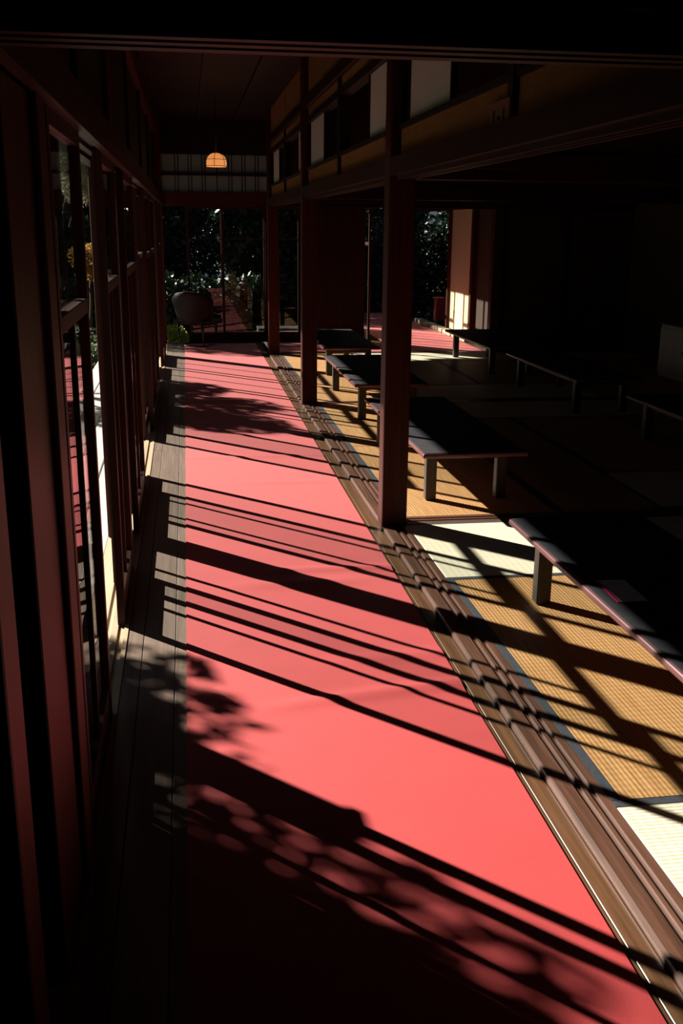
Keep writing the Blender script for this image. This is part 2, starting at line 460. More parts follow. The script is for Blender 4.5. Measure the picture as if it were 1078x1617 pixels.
# ------------------------------------------------------------------ walls that close the building
wr = 0.06
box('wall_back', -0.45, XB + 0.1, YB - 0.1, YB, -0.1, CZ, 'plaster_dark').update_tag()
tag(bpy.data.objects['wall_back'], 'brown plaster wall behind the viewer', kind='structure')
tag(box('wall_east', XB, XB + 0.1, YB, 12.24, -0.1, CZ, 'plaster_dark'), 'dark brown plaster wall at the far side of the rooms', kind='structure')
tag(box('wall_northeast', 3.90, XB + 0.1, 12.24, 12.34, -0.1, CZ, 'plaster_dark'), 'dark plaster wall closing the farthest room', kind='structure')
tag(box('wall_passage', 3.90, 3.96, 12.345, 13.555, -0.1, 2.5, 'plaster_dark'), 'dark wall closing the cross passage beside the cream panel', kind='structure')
# left wall beside and behind the viewer: boarded
wl_ = empty('wall_left', (-0.4, 0.3, 0), 'dark red board wall beside the nearest post', kind='structure')
k = 0
y = YB
while y < 2.08:
    y2 = min(y + 0.24, 2.09)
    box('wall_board', -0.40, -0.375, y + 0.001, y2 - 0.001, 0.0, CZ, 'doorz', wl_, bev=0.002)
    y = y2
box('sleeve_board', -0.375, -0.283, 1.77, 2.084, 0.004, ZK, 'postz', wl_, bev=0.003)
box('batten', -0.375, -0.352, 0.6, 0.65, 0.0, ZK, 'postz', wl_, bev=0.003)
sc_ = empty('wall_shutter_case', (-0.46, 1.9, -0.05), 'narrow boarded shutter case outside the nearest glass door', kind='structure')
for k in range(6):
    ya = 1.40 + k * 0.203
    box('case_board', -0.475, -0.455, ya + 0.001, ya + 0.202, -0.049, 1.86, 'doorz', sc_)
box('case_end', -0.475, -0.43, 2.62, 2.65, -0.049, 1.86, 'doorz', sc_)
box('case_top', -0.475, -0.40, 1.40, 2.65, 1.86, 1.89, 'doory', sc_)
# left wall over the doors
wu = empty('wall_left.001', (-0.35, 7.7, 1.86), 'dark boarded wall above the sliding glass doors', kind='structure')
yy = [2.23, 3.5, 4.84, 6.7, 8.5, 10.3, 12.1, 13.68]
for a, b in zip(yy[:-1], yy[1:]):
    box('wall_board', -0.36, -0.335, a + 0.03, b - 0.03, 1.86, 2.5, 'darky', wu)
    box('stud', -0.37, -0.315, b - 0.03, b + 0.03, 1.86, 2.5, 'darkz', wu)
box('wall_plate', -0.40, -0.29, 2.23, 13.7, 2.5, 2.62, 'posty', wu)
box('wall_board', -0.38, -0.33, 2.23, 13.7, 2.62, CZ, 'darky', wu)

# door head on the left (two grooves underneath)
prof = [(-0.40, ZK), (-0.355, ZK), (-0.355, ZK + 0.015), (-0.325, ZK + 0.015), (-0.325, ZK), (-0.307, ZK), (-0.307, ZK + 0.015),
        (-0.275, ZK + 0.015), (-0.275, ZK), (-0.248, ZK), (-0.248, ZK + 0.045), (-0.262, ZK + 0.045), (-0.262, ZK + 0.12), (-0.40, ZK + 0.12)]
tag(prism_y('trim_7', prof, YB, 13.7, 'beamy'), 'red brown grooved head beam above the sliding glass doors', kind='structure')

# ------------------------------------------------------------------ ceiling, roof and eaves
ce = empty('ceiling', (2.5, 6, CZ), 'dark boarded ceiling lost in shadow', kind='structure')
k = 0
yb = YB - 0.1
while yb < 13.7:
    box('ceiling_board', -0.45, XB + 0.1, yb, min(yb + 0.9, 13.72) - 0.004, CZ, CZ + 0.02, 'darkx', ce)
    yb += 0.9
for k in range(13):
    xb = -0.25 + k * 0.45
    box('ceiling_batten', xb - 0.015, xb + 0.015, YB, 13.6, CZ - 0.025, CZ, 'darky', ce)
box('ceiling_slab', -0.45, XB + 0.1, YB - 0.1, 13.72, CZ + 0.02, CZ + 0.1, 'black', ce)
rf = empty('roof', (-0.9, 6, 2.4), 'low sloping eaves above the garden deck', kind='structure')
XE, ZE = -1.36, 2.44
def slab(name, v8, m, parent): return mesh(name, v8, BOXF, m, parent)
slab('eave', [(XE, YB - 1, ZE), (-0.38, YB - 1, 2.88), (-0.38, 14.85, 2.88), (XE, 14.85, ZE),
              (XE, YB - 1, ZE + 0.07), (-0.38, YB - 1, 2.96), (-0.38, 14.85, 2.96), (XE, 14.85, ZE + 0.07)], 'roof', rf)
slab('eave', [(-0.38, 13.70, 2.88), (2.45, 13.70, 2.88), (2.45, 14.80, ZE), (-0.38, 14.80, ZE),
              (-0.38, 13.70, 2.96), (2.45, 13.70, 2.96), (2.45, 14.80, ZE + 0.07), (-0.38, 14.80, ZE + 0.07)], 'roof', rf)
for k in range(34):
    yr = YB - 0.6 + k * 0.46
    mesh('rafter', [(XE + 0.12, yr, ZE + 0.006), (-0.38, yr, 2.835), (-0.38, yr + 0.045, 2.835), (XE + 0.12, yr + 0.045, ZE + 0.006),
                    (XE + 0.12, yr, ZE + 0.0514), (-0.38, yr, 2.88), (-0.38, yr + 0.045, 2.88), (XE + 0.12, yr + 0.045, ZE + 0.0514)], BOXF, 'postx', rf)

# ------------------------------------------------------------------ pillars
def pillar(x0, x1, yc, z0, z1, label, hw=0.062):
    return tag(box('pillar', x0, x1, yc - hw, yc + hw, z0, z1, 'postz', None, bev=0.007, seg=2), label, kind='structure')
px0, px1 = 0.957, 1.086
pillar(px0, px1, 1.40, 0.0, CZ, 'square timber pillar outside the picture beside the viewer')
pillar(px0, px1, 4.925, 0.0, CZ, 'nearest square red brown pillar between carpet and mats, left edge sunlit')
pillar(px0, px1, 8.60, 0.0, CZ, 'middle square red brown pillar between carpet and mats')
pillar(px0, px1, 12.17, 0.0, CZ, 'farthest square red brown pillar at the end of the carpet')
pillar(3.68, 3.80, 12.17, 0.0, CZ, 'slim dark pillar at the back of the rooms behind the farthest bench')
pillar(-0.385, -0.268, 1.40, 0.0, CZ, 'red lit post at the left edge of the picture')
pillar(-0.385, -0.268, 2.15, 0.0, CZ, 'dark red post just left of the nearest glass door')
pillar(-0.425, -0.312, 4.95, 0.0, CZ, 'dark post between the first and second pairs of glass doors', 0.06)
pillar(-0.425, -0.312, 8.60, 0.0, CZ, 'dark post between the second and third sets of glass doors', 0.06)
pillar(-0.39, -0.265, 12.25, 0.0, CZ, 'dark post at the far end of the row of glass doors', 0.06)

# ------------------------------------------------------------------ right-hand beam and plaster wall with paper transoms
prof = [(0.985, 1.715), (1.001, 1.715), (1.001, 1.73), (1.020, 1.73), (1.020, 1.715), (1.031, 1.715), (1.031, 1.73), (1.050, 1.73), (1.050, 1.715),
        (1.066, 1.715), (1.066, 1.745), (1.078, 1.745), (1.078, 1.815), (0.960, 1.815), (0.960, 1.735), (0.985, 1.735)]
tag(prism_y('trim_8', prof, 1.46, 12.11, 'beamy'), 'long red brown head beam joining the pillars above the mats', kind='structure')
wrt = empty('wall_right', (1.02, 6.8, 1.815), 'ochre plaster wall above the head beam with paper transom windows', kind='structure')
posts = [1.462, 3.15, 4.905, 6.74, 8.56, 10.37, 12.108]
papers = {0: [(2.0, 2.4)], 1: [(3.99, 4.73)], 2: [(5.14, 5.76)], 3: [(7.62, 8.44)], 4: [(8.70, 9.35)], 5: [(11.2, 11.95)]}
ymin = 1.462
for i in range(6):
    a, b = posts[i], posts[i + 1]
    a2 = a + (0.063 if i in (2, 4) else (0.026 if i else 0.0)); b2 = b - (0.063 if i in (1, 3) else (0.026 if i < 5 else 0.0))
    box('plaster_panel', 1.005, 1.045, a2, b2, 1.815, 1.935, 'plaster', wrt)
    box('plaster_panel', 1.005, 1.045, a2, b2, 2.335, 2.405, 'plaster', wrt)
    box('plaster_panel', 1.005, 1.045, a2, b2, 2.485, CZ, 'plaster', wrt)
    if i not in (1, 3, 5):
        pass
    w = empty('window_%d' % (i + 1), (1.02, (a + b) / 2, 1.935),
              ['paper transom window nearest the viewer, hidden by the crossing beam', 'large paper transom window just right of the nearest pillar',
               'paper transom window just left of the nearest pillar', 'narrow paper transom window right of the middle pillar top',
               'small dim paper transom window beyond the middle pillar', 'smallest and farthest paper transom window'][i], kind='structure')
    box('frame_rail', 0.99, 1.06, a2, b2, 1.935, 1.957, 'darky', w)
    box('frame_rail', 0.99, 1.06, a2, b2, 2.292, 2.335, 'darky', w)
    box('frame_stile', 0.992, 1.058, a2, a2 + 0.03, 1.957, 2.292, 'darkz', w)
    box('frame_stile', 0.992, 1.058, b2 - 0.03, b2, 1.957, 2.292, 'darkz', w)
    for (p, q) in papers[i]:
        box('paper_panel', 1.02, 1.024, p, q, 1.957, 2.292, 'paper', w)
        box('panel_stile', 1.012, 1.034, p - 0.018, p, 1.957, 2.292, 'darkz', w)
        box('panel_stile', 1.012, 1.034, q, q + 0.018, 1.957, 2.292, 'darkz', w)
for i in (1, 3, 5):
    yc = posts[i]
    box('stud', 0.985, 1.06, yc - 0.026, yc + 0.026, 1.815, 2.405, 'darkz', wrt, bev=0.003)
for a, b in ((1.462, 4.842), (4.968, 8.497), (8.623, 12.108)):
    box('upper_beam', 0.975, 1.07, a, b, 2.405, 2.485, 'beamy', wrt, bev=0.004)

# beams and upper walls that cross the rooms and the corridor
def cross(idx, yc, xa, xb, wname, lab, lab2, mt='plaster_dark'):
    t = empty('trim_%d' % idx, ((xa + xb) / 2, yc, ZK), lab, kind='structure')
    for a_, b_ in ((-0.055, -0.034), (-0.014, 0.008), (0.028, 0.055)):
        box('head_beam', xa, xb, yc + a_, yc + b_, ZK - 0.02, ZK + 0.0, 'beamx', t)
    box('head_beam', xa, xb, yc - 0.055, yc + 0.055, ZK + 0.0, ZK + 0.03, 'beamx', t)
    box('head_beam', xa, xb, yc - 0.060, yc + 0.060, ZK + 0.03, ZK + 0.10, 'beamx', t, bev=0.003)
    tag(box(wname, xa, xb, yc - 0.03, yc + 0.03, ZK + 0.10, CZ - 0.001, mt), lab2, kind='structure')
cross(9, 1.40, -0.268, 0.952, 'wall_front', 'dark moulded beam crossing the top of the picture over the corridor', 'black wall above the crossing beam over the corridor')
cross(10, 1.40, 1.084, XB, 'wall_front.001', 'dark moulded beam crossing the top right of the picture', 'black wall above the crossing beam over the mats')
cross(11, 4.905, 1.084, XB, 'wall_partition', 'dark head beam crossing the rooms at the nearest pillar', 'dark upper wall between the first two rooms')
cross(12, 8.56, 1.084, XB, 'wall_partition.001', 'dark head beam crossing the rooms at the middle pillar', 'dark upper wall between the last two rooms')
cross(13, 12.17, 1.084, XB, 'wall_partition.002', 'dark head beam at the back of the farthest room', 'dark upper wall at the back of the farthest room')
# back of the farthest room: closed sliding panels right of the slim pillar
wb = empty('door_20', (4.6, 12.17, TZ), 'dark closed sliding panels at the back of the farthest room', kind='structure')
for k in range(2):
    xa = 3.81 + k * 0.82
    box('panel', xa, xa + 0.81, 12.15, 12.175, TZ + 0.002, ZK - 0.021, 'plaster_dark', wb)
    boxes('panel_frame', [(xa, xa + 0.025, 12.14, 12.15, TZ + 0.002, ZK - 0.021), (xa + 0.785, xa + 0.81, 12.14, 12.15, TZ + 0.002, ZK - 0.021)], 'darkz', wb)

# ------------------------------------------------------------------ sliding glass doors on the left
def glass_door(idx, xt, y0, y1, label, zt=ZK + 0.008, x_is=True):
    """one leaf in a plane of constant x"""
    d = empty('door_%d' % idx, (xt, (y0 + y1) / 2, 0.0), label, kind='structure')
    t = 0.015; sw = 0.036; zb = -0.003
    box('stile', xt - t, xt + t, y0, y0 + sw, zb, zt, 'doorz', d, bev=0.002)
    box('stile', xt - t, xt + t, y1 - sw, y1, zb, zt, 'doorz', d, bev=0.002)
    box('top_rail', xt - t, xt + t, y0 + sw, y1 - sw, zt - 0.045, zt, 'doory', d)
    box('middle_rail', xt - t, xt + t, y0 + sw, y1 - sw, 1.262, 1.302, 'doory', d, bev=0.002)
    kb = box('kick_board', xt - t + 0.004, xt + t - 0.004, y0 + sw, y1 - sw, 0.03, 0.115, 'doory', d)
    box('bottom_rail', xt - t, xt + t, y0 + sw, y1 - sw, zb, 0.03, 'doory', d)
    ym = (y0 + y1) / 2
    box('muntin', xt - 0.009, xt + 0.009, ym - 0.008, ym + 0.008, 0.115, 1.262, 'doorz', d)
    box('glass_pane', xt - 0.0015, xt + 0.0015, y0 + sw, ym - 0.008, 0.115, 1.262, 'glass', d)
    box('glass_pane', xt - 0.0015, xt + 0.0015, ym + 0.008, y1 - sw, 0.115, 1.262, 'glass', d)
    box('glass_pane', xt - 0.0015, xt + 0.0015, y0 + sw, y1 - sw, 1.302, zt - 0.045, 'glass', d)
    return d
w0 = 0.685; w1 = 0.90
glass_door(1, XI, 2.972 - w0, 2.972, 'nearest glass door, left of the gap onto the deck')
glass_door(2, XO, 2.23, 2.23 + w0, 'outer glass door standing behind the nearest one')
glass_door(3, XI, 3.715, 3.715 + w0 - 0.035, 'glass door just past the gap onto the deck, its edge catching light')
glass_door(4, XO, 4.205, 4.205 + w0 - 0.005, 'outer glass door half behind the one past the gap')
glass_door(5, XI, 4.975, 4.975 + w1, 'inner glass door just beyond the first dark post')
glass_door(6, XO, 5.33, 5.33 + w1, 'outer glass door slid half past the first dark post')
glass_door(7, XO, 7.28, 7.28 + w1 - 0.06, 'outer glass door nearer than the second dark post')
glass_door(8, XI, 7.60, 7.60 + w1, 'inner glass door beside the second dark post')
glass_door(9, XI, 8.66, 8.66 + w1, 'inner glass door just beyond the second dark post')
glass_door(10, XO, 9.30, 9.30 + w1, 'outer glass door beyond the second dark post')
glass_door(11, XO, 10.30, 10.30 + w1, 'outer glass door next to last in the row')
glass_door(12, XI, 11.27, 11.27 + w1, 'last glass door of the row before the end of the corridor')

# ------------------------------------------------------------------ end wall: glass doors, paper transoms
def end_door(idx, y, xa, xb, label):
    d = empty('door_%d' % idx, ((xa + xb) / 2, y, 0.0), label, kind='structure')
    t = 0.014; sw = 0.03
    box('stile', xa, xa + sw, y - t, y + t, 0.0, ZK, 'doorz', d)
    box('stile', xb - sw, xb, y - t, y + t, 0.0, ZK, 'doorz', d)
    box('top_rail', xa + sw, xb - sw, y - t, y + t, ZK - 0.03, ZK, 'doorx', d)
    box('glazing_bar', xa + sw, xb - sw, y - 0.008, y + 0.008, 1.325, 1.338, 'doorx', d)
    box('kick_board', xa + sw, xb - sw, y - 0.010, y + 0.010, 0.0, 0.13, 'doorx', d)
    box('bead', xa + sw, xb - sw, y - t - 0.003, y + t, 0.13, 0.142, 'palesill', d)
    box('glass_pane', xa + sw, xb - sw, y - 0.0015, y + 0.0015, 0.142, 1.325, 'glass', d)
    box('glass_pane', xa + sw, xb - sw, y - 0.0015, y + 0.0015, 1.338, ZK - 0.03, 'glass', d)
    return d
end_door(13, YE, 0.02, 0.50, 'glass door in the end wall behind the chair')
end_door(14, YE + 0.035, 0.46, 1.05, 'glass door in the end wall left of the farthest pillar')
end_door(15, YE, 1.04, 1.50, 'narrow glass door in the end wall right of the farthest pillar')
ew = empty('wall_end', (1.0, YE, 0), 'end wall of the corridor with timber beams and paper transoms', kind='structure')
box('corner_post', -0.40, -0.272, YE - 0.06, YE + 0.06, 0, CZ, 'postz', ew, bev=0.005)
box('corner_post', 1.50, 1.60, YE - 0.05, YE + 0.06, 0, ZK, 'postz', ew, bev=0.004)
box('end_panel', 1.66, 2.36, YE - 0.06, YE + 0.05, 0.0, ZK, 'doorz', ew)
box('end_panel', 1.60, 1.66, YE + 0.0, YE + 0.05, 0.0, ZK, 'doorz', ew)
box('head_beam', -0.272, 2.48, YE - 0.05, YE + 0.06, ZK, 1.915, 'postx', ew, bev=0.003)
box('paper_band', -0.272, 1.30, YE + 0.01, YE + 0.014, 1.915, 2.115, 'paper_back', ew)
box('middle_beam', -0.272, 2.48, YE - 0.045, YE + 0.05, 2.115, 2.150, 'darkx', ew)
box('paper_band', -0.272, 1.30, YE + 0.01, YE + 0.014, 2.150, 2.370, 'paper_back', ew)
box('upper_wall', -0.272, 2.48, YE - 0.03, YE + 0.05, 2.370, CZ - 0.001, 'darkx', ew)
box('upper_wall', 1.30, 2.48, YE - 0.03, YE + 0.05, 1.915, 2.115, 'plaster_dark', ew)
box('upper_wall', 1.30, 2.48, YE - 0.03, YE + 0.05, 2.150, 2.370, 'plaster_dark', ew)
for k in range(-3, 5):
    xc = 0.432 + k * 0.170
    for dx in ((-0.020, 0.020) if k else (0.0,)):
        box('transom_bar', xc + dx - 0.006, xc + dx + 0.006, YE - 0.012, YE + 0.009, 1.915, 2.115, 'darkz', ew)
        box('transom_bar', xc + dx - 0.006, xc + dx + 0.006, YE - 0.012, YE + 0.009, 2.150, 2.370, 'darkz', ew)

# ------------------------------------------------------------------ far wing seen through the rooms
fw = empty('wall_wing', (3.9, 15, 0), 'cream panel wall of the far wing, lit by the sun near the floor', kind='structure')
box('wing_panel', 3.87, 3.90, 13.66, 14.82, 0.06, 1.75, 'cream', fw)
box('wing_post', 3.83, 3.93, 14.82, 14.90, 0.0, 2.5, 'postz', fw, bev=0.004)
box('wing_post', 3.83, 3.93, 13.56, 13.66, 0.0, 2.5, 'postz', fw, bev=0.004)
box('wing_beam', 3.83, 3.93, 13.66, 18.4, 1.75, 1.87, 'posty', fw)
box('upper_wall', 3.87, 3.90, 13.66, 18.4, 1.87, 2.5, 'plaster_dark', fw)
box('wing_post', 3.83, 3.93, 18.3, 18.4, 0.0, 2.5, 'postz', fw, bev=0.004)
box('wing_ceiling', 2.36, 4.6, 13.73, 18.5, 2.5, 2.56, 'darky', fw)
box('wing_eave', 1.50, 2.36, 14.85, 18.5, 2.44, 2.52, 'roof', fw)
box('wing_post', 2.38, 2.41, 13.73, 18.5, 1.9, 2.5, 'plaster_dark', fw)
box('door_slot', 3.866, 3.871, 14.55, 14.57, 0.22, 0.34, 'darkz', fw)
tw = empty('trim_14', (3.8, 15.5, 0), 'pale sunlit step along the right of the far wing carpet', kind='structure')
for k in range(6):
    ya = 13.42 + k * 0.52
    box('step_block', 3.73, 3.855, ya + 0.006, ya + 0.514, 0.0, 0.055, 'palesill', tw, bev=0.004)
for i, (a, b) in enumerate(((13.75, 14.65), (14.63, 15.53), (16.0, 16.9))):
    glass_door(16 + i, 2.46, a, b, ['first glass door of the far wing, seen beyond the rooms', 'second glass door of the far wing', 'third and farthest glass door of the far wing'][i])
tag(box('trim_15', 2.41, 2.51, 13.70, 18.4, ZK + 0.009, 1.9, 'posty'), 'head beam over the glass doors of the far wing', kind='structure')

# ------------------------------------------------------------------ carpets
def carpet(name, x0, x1, y0, y1, nx, ny, fn, label, z0=0.0):
    v, f = [], []
    for j in range(ny + 1):
        for i in range(nx + 1):
            x = x0 + (x1 - x0) * i / nx; y = y0 + (y1 - y0) * j / ny
            v.append((x, y, z0 + 0.005 + fn(x, y)))
    n0 = len(v)
    for j in range(ny):
        for i in range(nx):
            a = j * (nx + 1) + i
            f.append((a, a + 1, a + nx + 2, a + nx + 1))
    # thin skirt down to the boards
    ring = [i for i in range(nx + 1)] + [j * (nx + 1) + nx for j in range(1, ny + 1)] + \
           [ny * (nx + 1) + i for i in range(nx - 1, -1, -1)] + [j * (nx + 1) for j in range(ny - 1, 0, -1)]
    b0 = len(v)
    for r in ring: v.append((v[r][0], v[r][1], z0 + 0.0005))
    m = len(ring)
    for k in range(m):
        k2 = (k + 1) % m
        f.append((ring[k], b0 + k, b0 + k2, ring[k2]))
    o = mesh(name, v, f, 'carpet', None)
    for p in o.data.polygons[:nx * ny]: p.use_smooth = True
    o.data.polygons.foreach_set('use_smooth', [i < nx * ny for i in range(len(o.data.polygons))])
    me = o.data
    bm = bmesh.new(); bm.from_mesh(me)
    bm.faces.ensure_lookup_table()
    bmesh.ops.split_edges(bm, edges=[e for e in bm.edges if len(e.link_faces) == 2 and e.link_faces[0].smooth != e.link_faces[1].smooth])
    bm.to_mesh(me); bm.free()
    return tag(o, label, 'carpet')
def ripples(x, y):
    z = 0.0
    for yc, sl, amp, wd, xa, xb in ((4.28, -0.03, 0.0045, 0.03, 0.35, 1.2), (4.10, 0.02, 0.004, 0.05, 0.2, 0.7), (2.97, 0.16, 0.005, 0.035, 0.25, 1.0),
                                    (6.62, 0.02, 0.003, 0.04, -0.1, 1.0), (8.9, 0.05, 0.004, 0.05, 0.0, 0.6), (3.25, 0.1, 0.003, 0.05, 0.5, 1.2),
                                    (5.9, -0.02, 0.003, 0.03, 0.3, 0.8), (7.35, 0.03, 0.003, 0.05, 0.2, 1.0)):
        d = (y - yc - sl * (x - 0.4)) / wd
        e = 1 / (1 + math.exp(-(x - xa) / 0.05)) / (1 + math.exp((x - xb) / 0.05))
        z += 1.7 * amp * math.exp(-d * d) * e
    return z + 0.0006 * math.sin(x * 9 + y * 3) + 0.0006
carpet('carpet', XC0, XC1, YB + 0.1, 13.45, 24, 560, ripples, 'long red felt carpet running down the corridor')
carpet('carpet', 1.09, 3.70, 12.42, 13.45, 8, 4, lambda x, y: 0.0, 'red carpet strip crossing behind the rooms')
carpet('carpet', 2.62, 3.70, 13.47, 18.2, 4, 10, lambda x, y: 0.0, 'short bright red carpet in the far wing beyond the rooms')

# ------------------------------------------------------------------ benches
def bench(org, label, ln=1.86, wd=0.59):
    x0, y0 = org
    b = empty('bench', (x0 + wd / 2, y0 + ln / 2, TZ), label, 'bench', 'low black benches standing on the straw mats')
    zt = 0.33
    s = box('seat_board', x0, x0 + wd, y0, y0 + ln, zt - 0.028, zt - 0.003, 'lacquer', b, bev=0.009, seg=3)
    box('seat_cloth', x0 + 0.012, x0 + wd - 0.012, y0 + 0.012, y0 + ln - 0.012, zt - 0.004, zt, 'bench_top', b)
    for xa in (x0 + 0.062, x0 + wd - 0.122):
        for ya in (y0 + 0.17, y0 + ln - 0.23):
            box('leg', xa, xa + 0.06, ya, ya + 0.06, TZ + 0.0017, zt - 0.028, 'bench_wood', b, bev=0.004)
    for ya in (y0 + 0.185, y0 + ln - 0.215):
        box('cross_rail', x0 + 0.122, x0 + wd - 0.122, ya, ya + 0.03, zt - 0.075, zt - 0.028, 'bench_wood', b)
    for xa in (x0 + 0.077, x0 + wd - 0.107):
        box('side_rail', xa, xa + 0.03, y0 + 0.23, y0 + ln - 0.23, zt - 0.06, zt - 0.028, 'bench_wood', b)
    box('peg', x0 + 0.124, x0 + 0.132, y0 + 0.172, y0 + 0.182, zt - 0.045, zt - 0.033, 'steel', b)
    return b
BX, BY = 1.308, 2.04
b1 = bench((BX, BY), 'nearest low black bench at the right edge, with a card on it')
for bx_, by_, lab in ((1.23, 5.145, 'second low bench, just right of the nearest pillar'),
                      (1.265, 7.63, 'third low bench, behind the nearest pillar'),
                      (1.34, 10.09, 'farthest low bench along the carpet, behind the middle pillar'),
                      (3.085, 7.70, 'dim low bench deep in the middle room'),
                      (3.18, 5.10, 'dim low bench at the right edge deep in the middle room'),
                      (3.05, 10.0, 'low bench at the back by the sunlit strip of matting')):
    copy_tree(b1, (bx_ - BX, by_ - BY, 0), label=lab)

cd = empty('menu_card', (1.42, 3.0, 0.33), 'white card with a crimson edge lying on the nearest bench', 'card')
def flat(name, q, z0, z1, m):
    return mesh(name, [(x, y, z0) for x, y in q] + [(x, y, z1) for x, y in q], BOXF, m, cd)
flat('card', [(1.369, 2.894), (1.462, 2.894), (1.468, 3.098), (1.376, 3.105)], .3303, .3325, 'white_card')
flat('red_edge', [(1.357, 2.894), (1.3685, 2.894), (1.3755, 3.105), (1.365, 3.107)], .3303, .3325, 'crimson')

# ------------------------------------------------------------------ plaque on the wall
pq = empty('plaque', (0.99, 3.24, 1.775), 'small reddish wooden plaque with two black strokes above the head beam', 'plaque')
box('board', 0.980, 0.992, 3.135, 3.345, 1.778, 1.885, 'plaque', pq, bev=0.003)
box('stroke', 0.9785, 0.9802, 3.284, 3.296, 1.806, 1.858, 'ink', pq)
box('stroke', 0.9785, 0.9802, 3.182, 3.194, 1.806, 1.858, 'ink', pq)
box('stroke', 0.9785, 0.9802, 3.226, 3.252, 1.826, 1.837, 'ink', pq)

# ------------------------------------------------------------------ ceiling lamp
def lamp(x, y, z0, r, h):
    L = empty('pendant_lamp', (x, y, z0), 'glowing orange paper lamp with dark ribs hanging at the end of the corridor', 'lamp')
    prof = []
    for k in range(9):
        a = -0.35 + (math.pi / 2 + 0.35) * k / 8
        prof.append((r * math.cos(a) ** 0.8 if k < 8 else 0.001, z0 + h * (math.sin(a) + math.sin(0.35)) / (1 + math.sin(0.35))))
    prof = [(0.001, z0 + 0.002)] + prof
    seg = 20; v, f = [], []
    for (rr, zz) in prof:
        for s in range(seg):
            a = 2 * math.pi * s / seg; v.append((x + rr * math.cos(a), y + rr * math.sin(a), zz))
    for i in range(len(prof) - 1):
        for s in range(seg):
            s2 = (s + 1) % seg
            f.append((i * seg + s, i * seg + s2, (i + 1) * seg + s2, (i + 1) * seg + s))
    mesh('lamp_shade', v, f, 'lamp', L, smooth=True)
    for s in range(6):
        a = math.radians(18) + math.pi * 2 * s / 6
        tube('rib', [(x + (rr + 0.003) * math.cos(a), y + (rr + 0.003) * math.sin(a), zz) for rr, zz in prof[1:-1]], 0.0028, 'iron', L, 5)
    for zz, rr in ((prof[1][1] + 0.006, prof[1][0] + 0.003), (prof[4][1], prof[4][0] + 0.003)):
        tube('hoop', [(x + rr * math.cos(2 * math.pi * s / 24), y + rr * math.sin(2 * math.pi * s / 24), zz) for s in range(25)], 0.0028, 'iron', L, 5)
    tube('cord', [(x, y, z0 + h), (x, y, CZ)], 0.004, 'iron', L, 6)
lamp(0.345, 11.0, 2.085, 0.107, 0.135)

# ------------------------------------------------------------------ chair at the end of the corridor
def chair():
    c = empty('lounge_chair', (0.12, 13.30, 0.0), 'dark low chair with a rounded back by the end glass doors', 'chair')
    base = Vector((0.12, 13.22, 0.008)); ang = math.radians(-24)
    def T(p):
        x, y, z = p
        return (base.x + x * math.cos(ang) - y * math.sin(ang), base.y + x * math.sin(ang) + y * math.cos(ang), z + base.z)
    # back shell: curved panel, facing +y (towards the glass)
    v, f = [], []; nu, nv = 12, 8
    for side in (0, 1):
        for j in range(nv + 1):
            t = j / nv
            z = 0.285 + 0.41 * t
            hw = 0.225 + 0.075 * t - (0.32 * (t - 0.74) if t > 0.74 else 0)
            for i in range(nu + 1):
                u = -1 + 2 * i / nu
                x = hw * u
                y = -0.20 - 0.10 * t + 0.13 * u * u + side * 0.045
                zz = z - (0.035 * u * u if t > 0.7 else 0.0) * (t - 0.7) / 0.3
                v.append(T((x, y, zz)))
    n = (nu + 1) * (nv + 1)
    for j in range(nv):
        for i in range(nu):
            a = j * (nu + 1) + i
            f.append((a, a + 1, a + nu + 2, a + nu + 1)); f.append((n + a, n + a + nu + 1, n + a + nu + 2, n + a + 1))
    ring = [i for i in range(nu + 1)] + [j * (nu + 1) + nu for j in range(1, nv + 1)] + [nv * (nu + 1) + i for i in range(nu - 1, -1, -1)] + [j * (nu + 1) for j in range(nv - 1, 0, -1)]
    for k in range(len(ring)):
        a, b = ring[k], ring[(k + 1) % len(ring)]
        f.append((a, n + a, n + b, b))
    mesh('backrest', v, f, 'chair', c, smooth=True)
    v = [T(p) for p in boxv(-0.25, 0.25, -0.19, 0.27, 0.27, 0.335)]
    o = mesh('seat', v, BOXF, 'chair', c)
    md = o.modifiers.new('b', 'BEVEL'); md.width = 0.02; md.segments = 3
    for sx in (-0.17, 0.17):
        tube('leg', [T((sx, -0.20, 0.30)), T((sx, -0.20, 0.012)), T((sx, 0.24, 0.012)), T((sx, 0.24, 0.28))], 0.011, 'iron', c, 8)
    tube('crossbar', [T((-0.17, -0.20, 0.012)), T((0.17, -0.20, 0.012))], 0.009, 'iron', c, 8)
chair()

# ------------------------------------------------------------------ cabinet and small red stand at the back
cb = empty('cabinet', (5.1, 9.35, TZ), 'low pale two door cabinet against the back wall of the rooms', 'cabinet')
box('body', 4.90, 5.40, 8.75, 10.0, TZ + 0.002, 0.56, 'cabinet', cb, bev=0.004)
for a, b in ((9.40, 9.985), (8.765, 9.39)):
    d = box('door', 4.885, 4.90, a, b, TZ + 0.03, 0.53, 'cabinet', cb, bev=0.003)
    yk = a + 0.06 if a > 9 else b - 0.06
    box('knob', 4.872, 4.885, yk - 0.012, yk + 0.012, 0.30, 0.324, 'red_lac', d, bev=0.003)
rb = empty('bucket_stand', (4.02, 16.1, 0), 'small dark red stand beyond the far wing carpet', 'stand')
box('box', 3.97, 4.10, 16.0, 16.2, 0.05, 0.40, 'red_lac', rb, bev=0.006)
box('lid', 3.96, 4.11, 15.99, 16.21, 0.40, 0.42, 'red_lac', rb, bev=0.004)
box('foot', 3.98, 4.09, 16.01, 16.19, -0.0, 0.05, 'iron', rb)

